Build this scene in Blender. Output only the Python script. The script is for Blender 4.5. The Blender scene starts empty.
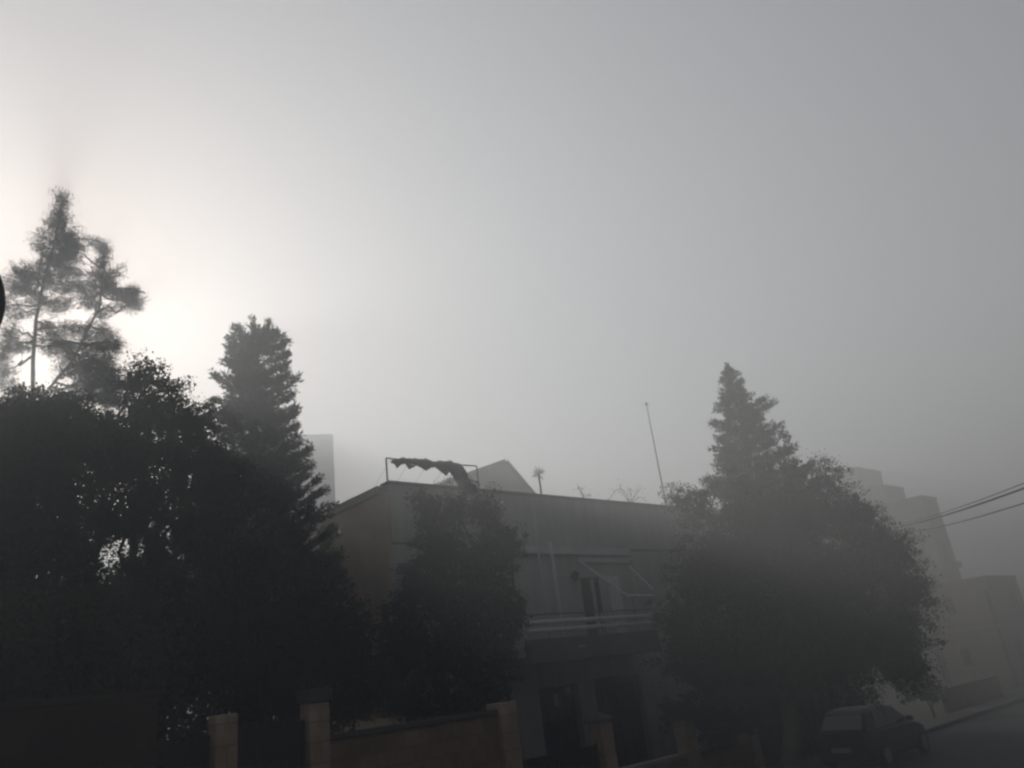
import bpy, math, random
import numpy as np
from mathutils import Vector, Matrix

random.seed(7)
RNG = np.random.default_rng(7)
C = bpy.context.scene.collection
SC = bpy.context.scene

# ------------------------------------------------------------------ camera
FPX, PITCH, ROLL = 770.0, math.radians(21.2), math.radians(7.3)
EYE = np.array([0.0, 0.0, 3.1])
_F = np.array([0, math.cos(PITCH), math.sin(PITCH)])
_R0 = np.array([1.0, 0, 0]); _U0 = np.array([0, -math.sin(PITCH), math.cos(PITCH)])
_R = math.cos(ROLL) * _R0 - math.sin(ROLL) * _U0
_U = math.sin(ROLL) * _R0 + math.cos(ROLL) * _U0


def ray(x, y):
    return _F + (x - 512) / FPX * _R - (y - 384) / FPX * _U


def at(x, y, Y):
    """survey helper: the point that the photograph shows at pixel x, y, at distance Y down the view"""
    d = ray(x, y)
    return EYE + d * (Y / d[1])


cam = bpy.data.cameras.new('camera')
cam.sensor_width = 36.0
cam.lens = 36.0 * FPX / 1024
cam.clip_start = 0.05
cam.clip_end = 2000
co = bpy.data.objects.new('camera', cam)
C.objects.link(co)
co.matrix_world = Matrix(((_R[0], _U[0], -_F[0], EYE[0]), (_R[1], _U[1], -_F[1], EYE[1]),
                          (_R[2], _U[2], -_F[2], EYE[2]), (0, 0, 0, 1)))
SC.camera = co

# ------------------------------------------------------------------ street frame: t along the facades, n towards the street
CX, CY = -3.72, 20.5
DX, DY = 0.7205, 0.6935
NX, NY = DY, -DX
ANG = math.atan2(DY, DX)


def W(t, n, z=0.0):
    return np.array([CX + DX * t + NX * n, CY + DY * t + NY * n, z])


def TN(p):
    a, b = p[0] - CX, p[1] - CY
    return a * DX + b * DY, a * NX + b * NY


def sp(x, s=2.0):
    return s * np.logaddexp(0, x / s)


def G(t):
    """height of the ground: the street falls to the right and levels out"""
    return -0.05 + 0.1 * (sp(2.0 - t) - sp(-24.0 - t))


def onplane(x, y, n):
    """point seen at pixel x, y on the plane n metres in front of the facade"""
    d = ray(x, y)
    num = (CX - EYE[0]) * NX + (CY - EYE[1]) * NY + n
    k = num / (d[0] * NX + d[1] * NY)
    p = EYE + d * k
    return TN(p)[0], p[2]


# ------------------------------------------------------------------ materials
def mat(name, col, rough=0.8, noise=0.0, scale=4.0, col2=None, bump=0.0, metal=0.0, spec=0.3, streak=False):
    m = bpy.data.materials.new(name)
    m.use_nodes = True
    nt = m.node_tree
    b = nt.nodes['Principled BSDF']
    b.inputs['Roughness'].default_value = rough
    b.inputs['Metallic'].default_value = metal
    b.inputs['Specular IOR Level'].default_value = spec
    b.inputs['Base Color'].default_value = (*col, 1)
    if noise or col2 or bump:
        tc = nt.nodes.new('ShaderNodeTexCoord')
        mp = nt.nodes.new('ShaderNodeMapping')
        nt.links.new(tc.outputs['Object'], mp.inputs['Vector'])
        if streak:
            mp.inputs['Scale'].default_value = (3.0, 3.0, 0.35)
        nz = nt.nodes.new('ShaderNodeTexNoise')
        nz.inputs['Scale'].default_value = scale
        nz.inputs['Detail'].default_value = 7
        nz.inputs['Roughness'].default_value = 0.65
        nt.links.new(mp.outputs['Vector'], nz.inputs['Vector'])
        rp = nt.nodes.new('ShaderNodeValToRGB')
        c2 = col2 if col2 else tuple(c * (1 - noise) for c in col)
        rp.color_ramp.elements[0].position = 0.32
        rp.color_ramp.elements[1].position = 0.68
        rp.color_ramp.elements[0].color = (*c2, 1)
        rp.color_ramp.elements[1].color = (*col, 1)
        nt.links.new(nz.outputs['Fac'], rp.inputs['Fac'])
        nt.links.new(rp.outputs['Color'], b.inputs['Base Color'])
        if bump:
            n2 = nt.nodes.new('ShaderNodeTexNoise')
            n2.inputs['Scale'].default_value = scale * 8
            n2.inputs['Detail'].default_value = 5
            nt.links.new(tc.outputs['Object'], n2.inputs['Vector'])
            bp = nt.nodes.new('ShaderNodeBump')
            bp.inputs['Strength'].default_value = bump
            bp.inputs['Distance'].default_value = 0.02
            nt.links.new(n2.outputs['Fac'], bp.inputs['Height'])
            nt.links.new(bp.outputs['Normal'], b.inputs['Normal'])
    return m


def masonry(name, col, col2, mortar, bw, bh, rough=0.9):
    """coursed stone blocks: brick texture laid along the wall, blocks of uneven tone"""
    m = bpy.data.materials.new(name)
    m.use_nodes = True
    nt = m.node_tree
    b = nt.nodes['Principled BSDF']
    b.inputs['Roughness'].default_value = rough
    b.inputs['Specular IOR Level'].default_value = 0.2
    tc = nt.nodes.new('ShaderNodeTexCoord')
    sx = nt.nodes.new('ShaderNodeSeparateXYZ')
    nt.links.new(tc.outputs['Object'], sx.inputs[0])

    def mth(op, a, bb):
        k = nt.nodes.new('ShaderNodeMath')
        k.operation = op
        for i, v in enumerate((a, bb)):
            if isinstance(v, (int, float)):
                k.inputs[i].default_value = v
            else:
                nt.links.new(v, k.inputs[i])
        return k.outputs[0]
    u = mth('ADD', sx.outputs[0], sx.outputs[1])
    cv = nt.nodes.new('ShaderNodeCombineXYZ')
    nt.links.new(u, cv.inputs[0])
    nt.links.new(sx.outputs[2], cv.inputs[1])
    br = nt.nodes.new('ShaderNodeTexBrick')
    br.inputs['Scale'].default_value = 1.0
    br.inputs['Brick Width'].default_value = bw
    br.inputs['Row Height'].default_value = bh
    br.inputs['Mortar Size'].default_value = 0.012
    br.inputs['Mortar Smooth'].default_value = 0.6
    br.inputs['Color1'].default_value = (*col, 1)
    br.inputs['Color2'].default_value = (*col2, 1)
    br.inputs['Mortar'].default_value = (*mortar, 1)
    nt.links.new(cv.outputs[0], br.inputs['Vector'])
    nz = nt.nodes.new('ShaderNodeTexNoise')
    nz.inputs['Scale'].default_value = 2.2
    nz.inputs['Detail'].default_value = 8
    nz.inputs['Roughness'].default_value = 0.7
    nt.links.new(tc.outputs['Object'], nz.inputs['Vector'])
    rp = nt.nodes.new('ShaderNodeValToRGB')
    rp.color_ramp.elements[0].position = 0.3
    rp.color_ramp.elements[0].color = (0.45, 0.42, 0.4, 1)
    rp.color_ramp.elements[1].position = 0.65
    rp.color_ramp.elements[1].color = (1, 1, 1, 1)
    nt.links.new(nz.outputs['Fac'], rp.inputs['Fac'])
    mx = nt.nodes.new('ShaderNodeMixRGB')
    mx.blend_type = 'MULTIPLY'
    mx.inputs['Fac'].default_value = 1
    nt.links.new(br.outputs['Color'], mx.inputs[1])
    nt.links.new(rp.outputs['Color'], mx.inputs[2])
    nt.links.new(mx.outputs[0], b.inputs['Base Color'])
    bp = nt.nodes.new('ShaderNodeBump')
    bp.inputs['Strength'].default_value = 0.5
    bp.inputs['Distance'].default_value = 0.03
    nt.links.new(nz.outputs['Fac'], bp.inputs['Height'])
    nt.links.new(bp.outputs['Normal'], b.inputs['Normal'])
    return m


def leafmat(name, a, b2, trans=0.25):
    m = bpy.data.materials.new(name)
    m.use_nodes = True
    nt = m.node_tree
    b = nt.nodes['Principled BSDF']
    out = nt.nodes['Material Output']
    b.inputs['Roughness'].default_value = 0.6
    b.inputs['Specular IOR Level'].default_value = 0.25
    g = nt.nodes.new('ShaderNodeNewGeometry')
    rp = nt.nodes.new('ShaderNodeValToRGB')
    rp.color_ramp.elements[0].color = (*a, 1)
    rp.color_ramp.elements[1].color = (*b2, 1)
    nt.links.new(g.outputs['Random Per Island'], rp.inputs['Fac'])
    nt.links.new(rp.outputs['Color'], b.inputs['Base Color'])
    tr = nt.nodes.new('ShaderNodeBsdfTranslucent')
    nt.links.new(rp.outputs['Color'], tr.inputs['Color'])
    mx = nt.nodes.new('ShaderNodeMixShader')
    mx.inputs[0].default_value = trans
    nt.links.new(b.outputs[0], mx.inputs[1])
    nt.links.new(tr.outputs[0], mx.inputs[2])
    nt.links.new(mx.outputs[0], out.inputs['Surface'])
    return m


M = {}
M['ground'] = mat('soil', (0.085, 0.075, 0.058), 0.95, col2=(0.045, 0.045, 0.03), scale=0.8, bump=0.6)
M['asphalt'] = mat('asphalt', (0.055, 0.054, 0.052), 0.75, col2=(0.036, 0.036, 0.036), scale=0.9, bump=0.5)
M['pave'] = mat('paving', (0.12, 0.115, 0.105), 0.8, col2=(0.07, 0.068, 0.062), scale=1.3, bump=0.4)
M['kerb'] = mat('kerbstone', (0.11, 0.105, 0.098), 0.8, noise=0.45, scale=2.5, bump=0.3)
M['plaster'] = mat('weathered plaster', (0.6, 0.58, 0.53), 0.9, col2=(0.42, 0.4, 0.37), scale=1.1, bump=0.25, streak=True)
M['plaster_dark'] = mat('rain stained plaster', (0.56, 0.54, 0.49), 0.9, col2=(0.4, 0.385, 0.35), scale=0.9, bump=0.3, streak=True)
M['plaster_warm'] = mat('warm stone wall', (0.68, 0.56, 0.42), 0.9, col2=(0.42, 0.34, 0.25), scale=0.7, bump=0.25)
M['ledge'] = mat('pale ledge stone', (0.42, 0.40, 0.35), 0.85, noise=0.35, scale=1.5)
M['white'] = mat('white paint', (0.88, 0.87, 0.84), 0.5, noise=0.18, scale=3.0)
M['offwhite'] = mat('off white paint', (0.7, 0.69, 0.66), 0.6, noise=0.25, scale=2.0)
M['darkpaint'] = mat('dark brown paint', (0.035, 0.028, 0.022), 0.55, noise=0.4, scale=2.0)
M['darkgreen'] = mat('dark green paint', (0.020, 0.026, 0.022), 0.5, noise=0.4, scale=3.0)
M['iron'] = mat('dark iron', (0.03, 0.03, 0.032), 0.6, noise=0.4, scale=6.0)
M['galv'] = mat('galvanised pipe', (0.12, 0.12, 0.12), 0.55, noise=0.4, scale=6.0, metal=0.3)
M['black'] = mat('black sheath', (0.012, 0.012, 0.013), 0.7, noise=0.3, scale=8.0)
M['balcony'] = mat('stained balcony concrete', (0.16, 0.155, 0.14), 0.9, col2=(0.08, 0.078, 0.07), scale=1.4, bump=0.3)
M['glass'] = mat('dark glass', (0.015, 0.017, 0.019), 0.08, noise=0.3, scale=1.0, spec=0.6)
M['paper'] = mat('paper', (0.72, 0.70, 0.65), 0.8, noise=0.1, scale=9.0)
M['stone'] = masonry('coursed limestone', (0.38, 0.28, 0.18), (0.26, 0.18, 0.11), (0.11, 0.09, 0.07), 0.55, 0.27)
M['stone_shaded'] = masonry('tree shaded stone', (0.075, 0.062, 0.048), (0.05, 0.042, 0.034), (0.03, 0.026, 0.022), 0.5, 0.25)  # shade of the overhanging trees put into the stone colour
M['pillar'] = masonry('pillar limestone', (0.56, 0.44, 0.31), (0.44, 0.34, 0.23), (0.22, 0.18, 0.13), 6.0, 0.33)
M['cap'] = mat('weathered cap stone', (0.10, 0.095, 0.085), 0.9, noise=0.45, scale=4.0, bump=0.4)
M['far'] = mat('far limestone', (0.5, 0.41, 0.31), 0.9, col2=(0.36, 0.29, 0.22), scale=0.5, streak=True)
M['far2'] = mat('far brown limestone', (0.42, 0.32, 0.245), 0.9, col2=(0.28, 0.205, 0.155), scale=0.6, streak=True)
M['far3'] = mat('far grey render', (0.27, 0.27, 0.26), 0.9, col2=(0.2, 0.2, 0.19), scale=0.4, streak=True)
M['tile'] = mat('roof sheeting', (0.17, 0.15, 0.13), 0.8, noise=0.4, scale=1.6)
M['cloth'] = mat('weathered green netting', (0.05, 0.055, 0.045), 0.95, noise=0.5, scale=5.0, bump=0.6)
M['bark'] = mat('bark', (0.10, 0.08, 0.06), 0.95, col2=(0.04, 0.033, 0.027), scale=6.0, bump=0.8)
M['bark_pale'] = mat('pale bark', (0.20, 0.185, 0.16), 0.95, col2=(0.10, 0.09, 0.075), scale=5.0, bump=0.8)
M['leaf'] = leafmat('broad leaves', (0.022, 0.034, 0.014), (0.055, 0.075, 0.03))
M['leaf2'] = leafmat('olive leaves', (0.03, 0.04, 0.022), (0.07, 0.085, 0.045))
M['needle'] = leafmat('needles', (0.02, 0.032, 0.016), (0.045, 0.062, 0.03), 0.2)
M['needle2'] = leafmat('dark needles', (0.015, 0.025, 0.014), (0.035, 0.05, 0.025), 0.15)
M['carpaint'] = mat('dark car paint', (0.010, 0.011, 0.014), 0.45, noise=0.2, scale=1.0, spec=0.3)
M['tyre'] = mat('tyre rubber', (0.015, 0.015, 0.015), 0.85, noise=0.3, scale=8.0)
M['rim'] = mat('alloy rim', (0.35, 0.35, 0.36), 0.4, noise=0.2, scale=8.0, metal=0.7)
M['redlamp'] = mat('red lamp glass', (0.12, 0.01, 0.01), 0.15, noise=0.2, scale=9.0, spec=0.6)
M['plate'] = mat('pale plate', (0.6, 0.6, 0.56), 0.5, noise=0.15, scale=9.0)
M['signback'] = mat('dark sign back', (0.014, 0.014, 0.016), 0.6, noise=0.3, scale=4.0)


# ------------------------------------------------------------------ builders
class MB:
    def __init__(self):
        self.v = []
        self.f = []

    def box(self, s0, s1, n0, n1, z0, z1, fr=None):
        """box in a local frame: s along, n out, z up; fr maps (s, n, z) to a point"""
        fr = fr or (lambda s, n, z: W(s, n, z))
        i = len(self.v)
        for z in (z0, z1):
            for s, n in ((s0, n0), (s1, n0), (s1, n1), (s0, n1)):
                self.v.append(tuple(fr(s, n, z)))
        self.f += [(i, i + 3, i + 2, i + 1), (i + 4, i + 5, i + 6, i + 7), (i, i + 1, i + 5, i + 4),
                   (i + 1, i + 2, i + 6, i + 5), (i + 2, i + 3, i + 7, i + 6), (i + 3, i, i + 4, i + 7)]
        return self

    def quad(self, a, b, c, d):
        i = len(self.v)
        self.v += [tuple(a), tuple(b), tuple(c), tuple(d)]
        self.f.append((i, i + 1, i + 2, i + 3))
        return self

    def tube(self, pts, rad, k=6):
        pts = [np.array(p, float) for p in pts]
        if not hasattr(rad, '__len__'):
            rad = [rad] * len(pts)
        i0 = len(self.v)
        ref = np.array([0.31, 0.17, 0.93])
        for j, p in enumerate(pts):
            t = pts[min(j + 1, len(pts) - 1)] - pts[max(j - 1, 0)]
            t = t / (np.linalg.norm(t) + 1e-9)
            if abs(t @ ref) > 0.95:
                r2 = np.array([1.0, 0.1, 0])
            else:
                r2 = ref
            a = np.cross(t, r2); a /= np.linalg.norm(a)
            b = np.cross(t, a)
            for q in range(k):
                an = 2 * math.pi * q / k
                self.v.append(tuple(p + rad[j] * (math.cos(an) * a + math.sin(an) * b)))
        for j in range(len(pts) - 1):
            for q in range(k):
                a = i0 + j * k + q; b = i0 + j * k + (q + 1) % k
                self.f.append((a, b, b + k, a + k))
        self.f.append(tuple(i0 + q for q in range(k))[::-1])
        self.f.append(tuple(i0 + (len(pts) - 1) * k + q for q in range(k)))
        return self

    def prism(self, poly, vec):
        i = len(self.v); k = len(poly)
        self.v += [tuple(p) for p in poly] + [tuple(np.array(p) + vec) for p in poly]
        self.f.append(tuple(range(i, i + k)))
        self.f.append(tuple(range(i + 2 * k - 1, i + k - 1, -1)))
        for q in range(k):
            r = (q + 1) % k
            self.f.append((i + q, i + k + q, i + k + r, i + r))
        return self

    def build(self, name, m, parent=None, bevel=0.0, smooth=False):
        return mesh_obj(name, self.v, self.f, m, parent, bevel, smooth)


def mesh_obj(name, v, f, m, parent=None, bevel=0.0, smooth=False):
    me = bpy.data.meshes.new(name)
    v = np.array(v, float)
    if parent is not None:
        off = np.array(world_loc(parent))
        v = v - off
    me.from_pydata([tuple(q) for q in v], [], f)
    me.materials.append(m)
    me.update()
    o = bpy.data.objects.new(name, me)
    C.objects.link(o)
    if parent is not None:
        o.parent = parent
    if bevel:
        bv = o.modifiers.new('bevel', 'BEVEL')
        bv.width = bevel; bv.segments = 2; bv.limit_method = 'ANGLE'
    if smooth:
        me.polygons.foreach_set('use_smooth', [True] * len(me.polygons))
    return o


def world_loc(o):
    l = Vector(o.location)
    while o.parent:
        o = o.parent
        l += o.location
    return l


def tag(o, label=None, cat=None, group=None, kind=None):
    if label: o['label'] = label
    if cat: o['category'] = cat
    if group: o['group'] = group
    if kind: o['kind'] = kind
    return o


def thing(name, label, cat, loc=(0, 0, 0), group=None):
    o = bpy.data.objects.new(name, None)
    o.empty_display_size = 0.3
    C.objects.link(o)
    o.location = tuple(float(q) for q in loc)
    return tag(o, label, cat, group)


def wall_face(mb, fr, s0, s1, z0, z1, holes, depth=0.25):
    """front sheet of a wall at n=0 with openings cut right through it and their reveals"""
    ss = sorted({s0, s1, *[h[0] for h in holes], *[h[1] for h in holes]})
    zs = sorted({z0, z1, *[h[2] for h in holes], *[h[3] for h in holes]})
    for a, b in zip(ss[:-1], ss[1:]):
        for c, d in zip(zs[:-1], zs[1:]):
            sm, zm = (a + b) / 2, (c + d) / 2
            if any(h[0] < sm < h[1] and h[2] < zm < h[3] for h in holes):
                continue
            mb.quad(fr(a, 0, c), fr(b, 0, c), fr(b, 0, d), fr(a, 0, d))
    for a, b, c, d in holes:
        mb.quad(fr(a, 0, c), fr(a, 0, d), fr(a, -depth, d), fr(a, -depth, c))
        mb.quad(fr(b, 0, d), fr(b, 0, c), fr(b, -depth, c), fr(b, -depth, d))
        mb.quad(fr(a, 0, d), fr(b, 0, d), fr(b, -depth, d), fr(a, -depth, d))
        mb.quad(fr(b, 0, c), fr(a, 0, c), fr(a, -depth, c), fr(b, -depth, c))


def frame(o, ang):
    """local frame: origin o (x, y), s along angle ang, n to its right"""
    ux, uy = math.cos(ang), math.sin(ang)
    return lambda s, n, z: np.array([o[0] + ux * s + uy * n, o[1] + uy * s - ux * n, z])


# ------------------------------------------------------------------ ground, street
def strip(name, n0, n1, dz, m, t0=-60, t1=120, thick=0.0):
    mb = MB()
    ts = np.concatenate([np.arange(t0, 30, 1.0), np.linspace(30, t1, 12)])
    for a, b in zip(ts[:-1], ts[1:]):
        za, zb = G(a) + dz, G(b) + dz
        mb.quad(W(a, n1, za), W(b, n1, zb), W(b, n0, zb), W(a, n0, za))
        if thick:
            mb.quad(W(a, n1, za - thick), W(b, n1, zb - thick), W(b, n1, zb), W(a, n1, za))
            mb.quad(W(a, n0, za), W(b, n0, zb), W(b, n0, zb - thick), W(a, n0, za - thick))
    o = mb.build(name, m)
    o['kind'] = 'structure'
    return o


gm = MB()
tt = np.concatenate([[-260, -160, -100], np.arange(-60, 31, 1.5), [45, 80, 160, 300]])
nn = [-300, -120, -40, -10, 4, 14, 40, 140, 260]
for a, b in zip(tt[:-1], tt[1:]):
    for c, d in zip(nn[:-1], nn[1:]):
        gm.quad(W(a, d, G(a) - 0.03), W(b, d, G(b) - 0.03), W(b, c, G(b) - 0.03), W(a, c, G(a) - 0.03))
g = gm.build('ground', M['ground'])
g['kind'] = 'structure'
strip('road', 5.1, 12.6, 0.0, M['asphalt'])
strip('pavement', 4.0, 4.95, 0.12, M['pave'], t1=31, thick=0.3)
strip('kerb', 4.952, 5.1, 0.125, M['kerb'], t1=31, thick=0.3)
strip('kerb_far_side', 12.6, 12.75, 0.125, M['kerb'], thick=0.3)
strip('pavement_far_side', 12.752, 18.5, 0.12, M['pave'], thick=0.3)


# ------------------------------------------------------------------ the house
PI = math.pi
house = thing('house', 'two storey flat roofed house with white balcony rails between the trees', 'house', W(0, 0, G(5)))
fr = lambda s, n, z: W(s, n, z)
HL, HT, HB, HD = 15.5, 8.6, -0.6, 8.0
def pl(x, y, n=0): return onplane(x, y, n)
door_t0, door_t1 = pl(583, 600)[0], pl(615, 600)[0]
g1a, g1b = pl(541, 710)[0], pl(581, 710)[0]
g2a, g2b = pl(597, 700)[0], pl(644, 700)[0]
holes = [(door_t0, door_t1, 3.78, 6.05), (g1a, g1b, 0.02, 2.93), (g2a, g2b, 0.0, 2.95)]
mb = MB()
wall_face(mb, fr, 0, HL, HB, 6.95, holes, 0.3)
fl = lambda s, n, z: W(-n, -s, z)                      # left end wall
mb.quad(W(0, -HD, HB), W(0, 0, HB), W(0, 0, HT), W(0, -HD, HT))
mb.quad(W(HL, 0, HB), W(HL, -HD, HB), W(HL, -HD, HT), W(HL, 0, HT))
mb.quad(W(HL, -HD, HB), W(0, -HD, HB), W(0, -HD, HT), W(HL, -HD, HT))
mb.build('wall', M['plaster'], house)
MB().box(0.0, HL, -0.25, 0.06, 6.98, HT, fr).build('parapet', M['plaster_dark'], house, 0.015)
MB().box(-0.06, HL, -0.3, 0.13, HT, HT + 0.07, fr).build('coping', M['cap'], house, 0.01)
MB().box(-0.09, -0.003, -HD, 0.0, HB, HT - 0.22, fr).build('end_wall_render', M['plaster_warm'], house)
MB().box(-0.16, 0.0, -HD, -0.31, HT - 0.21, HT + 0.02, fr).build('end_coping', M['ledge'], house, 0.01)
MB().box(0.0, HL, -HD + 0.1, -0.26, 8.0, 8.1, fr).build('roof', M['cap'], house)
MB().box(3.2, 9.6, 0.002, 0.14, 6.84, 6.975, fr).build('canopy_ledge', M['ledge'], house, 0.01)
MB().box(3.2, 9.6, 0.142, 0.18, 6.74, 6.97, fr).build('fascia', M['offwhite'], house, 0.008)
# balcony
b0, b1 = 3.3, 9.0
slab = MB().box(b0, b1, 0.002, 1.25, 3.55, 3.75, fr).build('balcony_slab', M['balcony'], house, 0.015)
MB().box(b0, b1, 1.14, 1.22, 3.75, 4.18, fr).build('balcony_kerb', M['balcony'], house, 0.01)
rl = MB().tube([W(b0 + .05, 1.2, 4.62), W(b1 - .05, 1.2, 4.62)], 0.068, 8).build('rail', M['white'], house)
MB().tube([W(b0 + .05, 1.2, 4.40), W(b1 - .05, 1.2, 4.40)], 0.068, 8).build('rail', M['white'], house)
MB().box(b0, b1, 1.16, 1.22, 4.81, 4.85, fr).build('handrail', M['galv'], house, 0.01)
for px in (563, 605, 613, 650):
    t = pl(px, 625, 1.2)[0]
    MB().box(t - .025, t + .025, 1.1, 1.15, 4.18, 4.80, fr).build('rail_post', M['white'], house)
t = b0 + 0.05
MB().box(t - .025, t + .025, 1.1, 1.15, 4.18, 4.80, fr).build('rail_post', M['white'], house)
# white posts up to the ledge
for px, y, w in ((557, 580, .035), (543, 570, .02)):
    t = pl(px, y, 1.1)[0]
    MB().box(t - w, t + w, 1.0, 1.0 + 2 * w, 3.75, 6.90 if w > .03 else 7.9, fr).build('pole', M['white'] if w > .03 else M['offwhite'], house)
ca, cb = pl(614, 600, 0.55)[0], pl(625, 600, 0.55)[0]
MB().box(ca, cb, 0.002, 0.45, 3.75, 6.0, fr).build('column', M['white'], house, 0.02)
# balcony door with shutters
dr = MB().box(door_t0 + .02, door_t1 - .02, -0.26, -0.2, 3.79, 6.03, fr).build('balcony_door', M['darkpaint'], house)
md = (door_t0 + door_t1) / 2 - .05
MB().box(md - .05, md + .05, -0.199, -0.12, 3.8, 6.02, fr).build('mullion', M['white'], dr)
MB().box(door_t0 + .12, md - .1, -0.199, -0.185, 4.6, 5.9, fr).build('pane', M['glass'], dr)
MB().box(md + .1, door_t1 - .12, -0.199, -0.185, 4.6, 5.9, fr).build('pane', M['glass'], dr)
MB().box(door_t0 - .1, md, -.02, .03, 3.79, 3.9, fr).build('threshold', M['ledge'], dr)
# wall lamp
lt, lz = pl(571, 577)
lm = MB().box(lt - .05, lt + .05, 0.002, 0.14, lz - .02, lz + .02, fr).build('wall_lamp', M['iron'], house)
bb = MB(); lc = W(lt, .2, lz)
bb.tube([lc + [0, 0, -.17], lc + [0, 0, -.12], lc + [0, 0, .08], lc + [0, 0, .16]], [.06, .1, .13, .03], 10).build('lantern', M['iron'], lm)
# awning: two side arms, a front bar and its drop, rolled cloth box on the wall
awn = MB().box(7.0, 9.7, 0.002, 0.12, 6.5, 6.68, fr).build('awning', M['offwhite'], house, 0.02)
A = np.array(at(578, 560, onplane(578, 560, 0.1)[1] * 0 + W(pl(578, 560, .1)[0], .1)[1]))
def wp(x, y, n):
    t, z = onplane(x, y, n); return W(t, n, z)
MB().tube([wp(578, 560, .12), wp(628, 596, 1.35)], 0.035, 6).build('awning_arm', M['white'], awn)
MB().tube([wp(629, 566, .12), wp(653, 589, 1.35)], 0.025, 6).build('awning_arm', M['white'], awn)
MB().tube([wp(628, 596, 1.35), wp(654, 596, 1.35)], 0.055, 8).build('front_bar', M['white'], awn)
MB().tube([wp(653.5, 596, 1.35), wp(655, 607, 1.35)], 0.03, 6).build('drop_bar', M['white'], awn)
# drain pipe
# ground floor doors
for i, (a, b) in enumerate(((g1a, g1b), (g2a, g2b))):
    gd = MB().box(a + .03, b - .03, -0.28, -0.2, 0.03, 2.9, fr).build('garage_door', M['darkgreen'], house)
    k = 4
    for j in range(k):
        s0 = a + .08 + (b - a - .16) * j / k; s1 = a + .08 + (b - a - .16) * (j + 1) / k
        MB().box(s0 + .03, s1 - .03, -0.199, -0.165, 0.15, 1.9, fr).build('panel', M['darkgreen'], gd, 0.01)
        MB().box(s0 + .03, s1 - .03, -0.199, -0.185, 2.0, 2.75, fr).build('pane', M['glass'], gd)
    if i == 0:
        for px, y, w, h in ((556, 700, .09, .17), (568.5, 690, .1, .1)):
            t, z = pl(px, y, -.15)
            MB().box(t - w, t + w, -0.163, -0.155, z - h, z + h, fr).build('paper_notice', M['paper'], gd)
    MB().box(b - .3, b - .26, -0.165, -0.12, 1.1, 1.3, fr).build('handle', M['iron'], gd)
t, z = pl(582, 646, 1.26)
MB().box(t - .12, t + .12, 1.252, 1.27, z - .03, z + .03, fr).build('bell_plate', M['offwhite'], house)

# ------------------------------------------------------------------ roof: drying frame with bundled netting, plants, mast
def on_roof(x, y, n):
    t, z = onplane(x, y, n); return W(t, n, z)

df = thing('drying_frame', 'thin metal frame holding clothes lines on the roof edge', 'drying frame', W(0, -0.1, HT + .07))
n_ = -0.08
pA = on_roof(386, 458, n_); pB = on_roof(476.5, 466, n_)
MB().tube([[pA[0], pA[1], HT + .07], pA], 0.026, 6).build('post', M['galv'], df)
MB().tube([[pB[0], pB[1], HT + .07], pB], 0.022, 6).build('post', M['galv'], df)
MB().tube([pA, (pA + pB) / 2 + [0, 0, -.03], pB], 0.022, 6).build('crossbar', M['galv'], df)
back = -W(0, 2.6) + W(0, 0)
for j in range(5):
    a = pA * (1 - (j + .5) / 5) + pB * (j + .5) / 5
    q = np.array([a[0] + back[0], a[1] + back[1], HT - .3 + .05 * j])
    MB().tube([a + (pA - pB) * .05, (a + q) / 2 + [0, 0, -.05], q], 0.004, 4).build('line', M['galv'], df)

# bundled netting tied along the bar: an uneven rope of folds with a hanging end
spine = [(392, 462, 2.2), (397, 461.5, 3), (403, 461, 4.6), (408, 461, 3.6), (414, 462, 4.0), (421, 463, 5.0), (428, 464, 5.4), (432, 464, 4.4), (434.5, 464, 3.4),
         (439, 465, 5.2), (446, 466, 6.2), (452, 467, 6.6), (457, 469, 7.2), (461, 473, 7.0), (462.5, 479, 5.6), (462, 485, 4.6), (461.5, 490, 2.6)]
cl = MB()
pts = []; rad = []
for q in range(len(spine) - 1):
    for k in range(4):
        f_ = k / 4
        x = spine[q][0] * (1 - f_) + spine[q + 1][0] * f_; y = spine[q][1] * (1 - f_) + spine[q + 1][1] * f_
        r_ = spine[q][2] * (1 - f_) + spine[q + 1][2] * f_
        pts.append(on_roof(x, y, n_ + .03)); rad.append(r_ / FPX * 23.5 * random.uniform(.9, 1.1) / 1.28)
cl.tube(pts, rad, 12)
for i in range(len(cl.v)):
    v = np.array(cl.v[i]); h = math.sin(v[0] * 19 + v[2] * 37) * .014 + random.uniform(-.014, .014)
    cl.v[i] = tuple(v + np.array([h * .4, h, h * 1.2]))
# the loose corner hanging near the left post
a, b, c = on_roof(392, 461, n_), on_roof(404, 462, n_), on_roof(397, 468.5, n_ + .04)
cl.prism([a, b, c], np.array([.02, -.05, 0]))
for tri in (((405, 464), (416, 466), (409, 469.5)), ((418, 466), (431, 468), (426, 471)), ((436, 468), (450, 471), (446, 476)), ((449, 471), (461, 474), (457, 483)),
            ((462, 470), (468, 474), (466.5, 484)), ((455, 479), (463, 482), (459, 489))):
    cl.prism([on_roof(x, y, n_ + random.uniform(-.04, .08)) for x, y in tri], np.array([.015, -.05, random.uniform(-.02, .02)]))
nets = cl.build('netting_bundle', M['cloth'], smooth=True)
tag(nets, 'rolled dark netting tied along the metal frame on the roof edge, one end hanging', 'netting')

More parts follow.
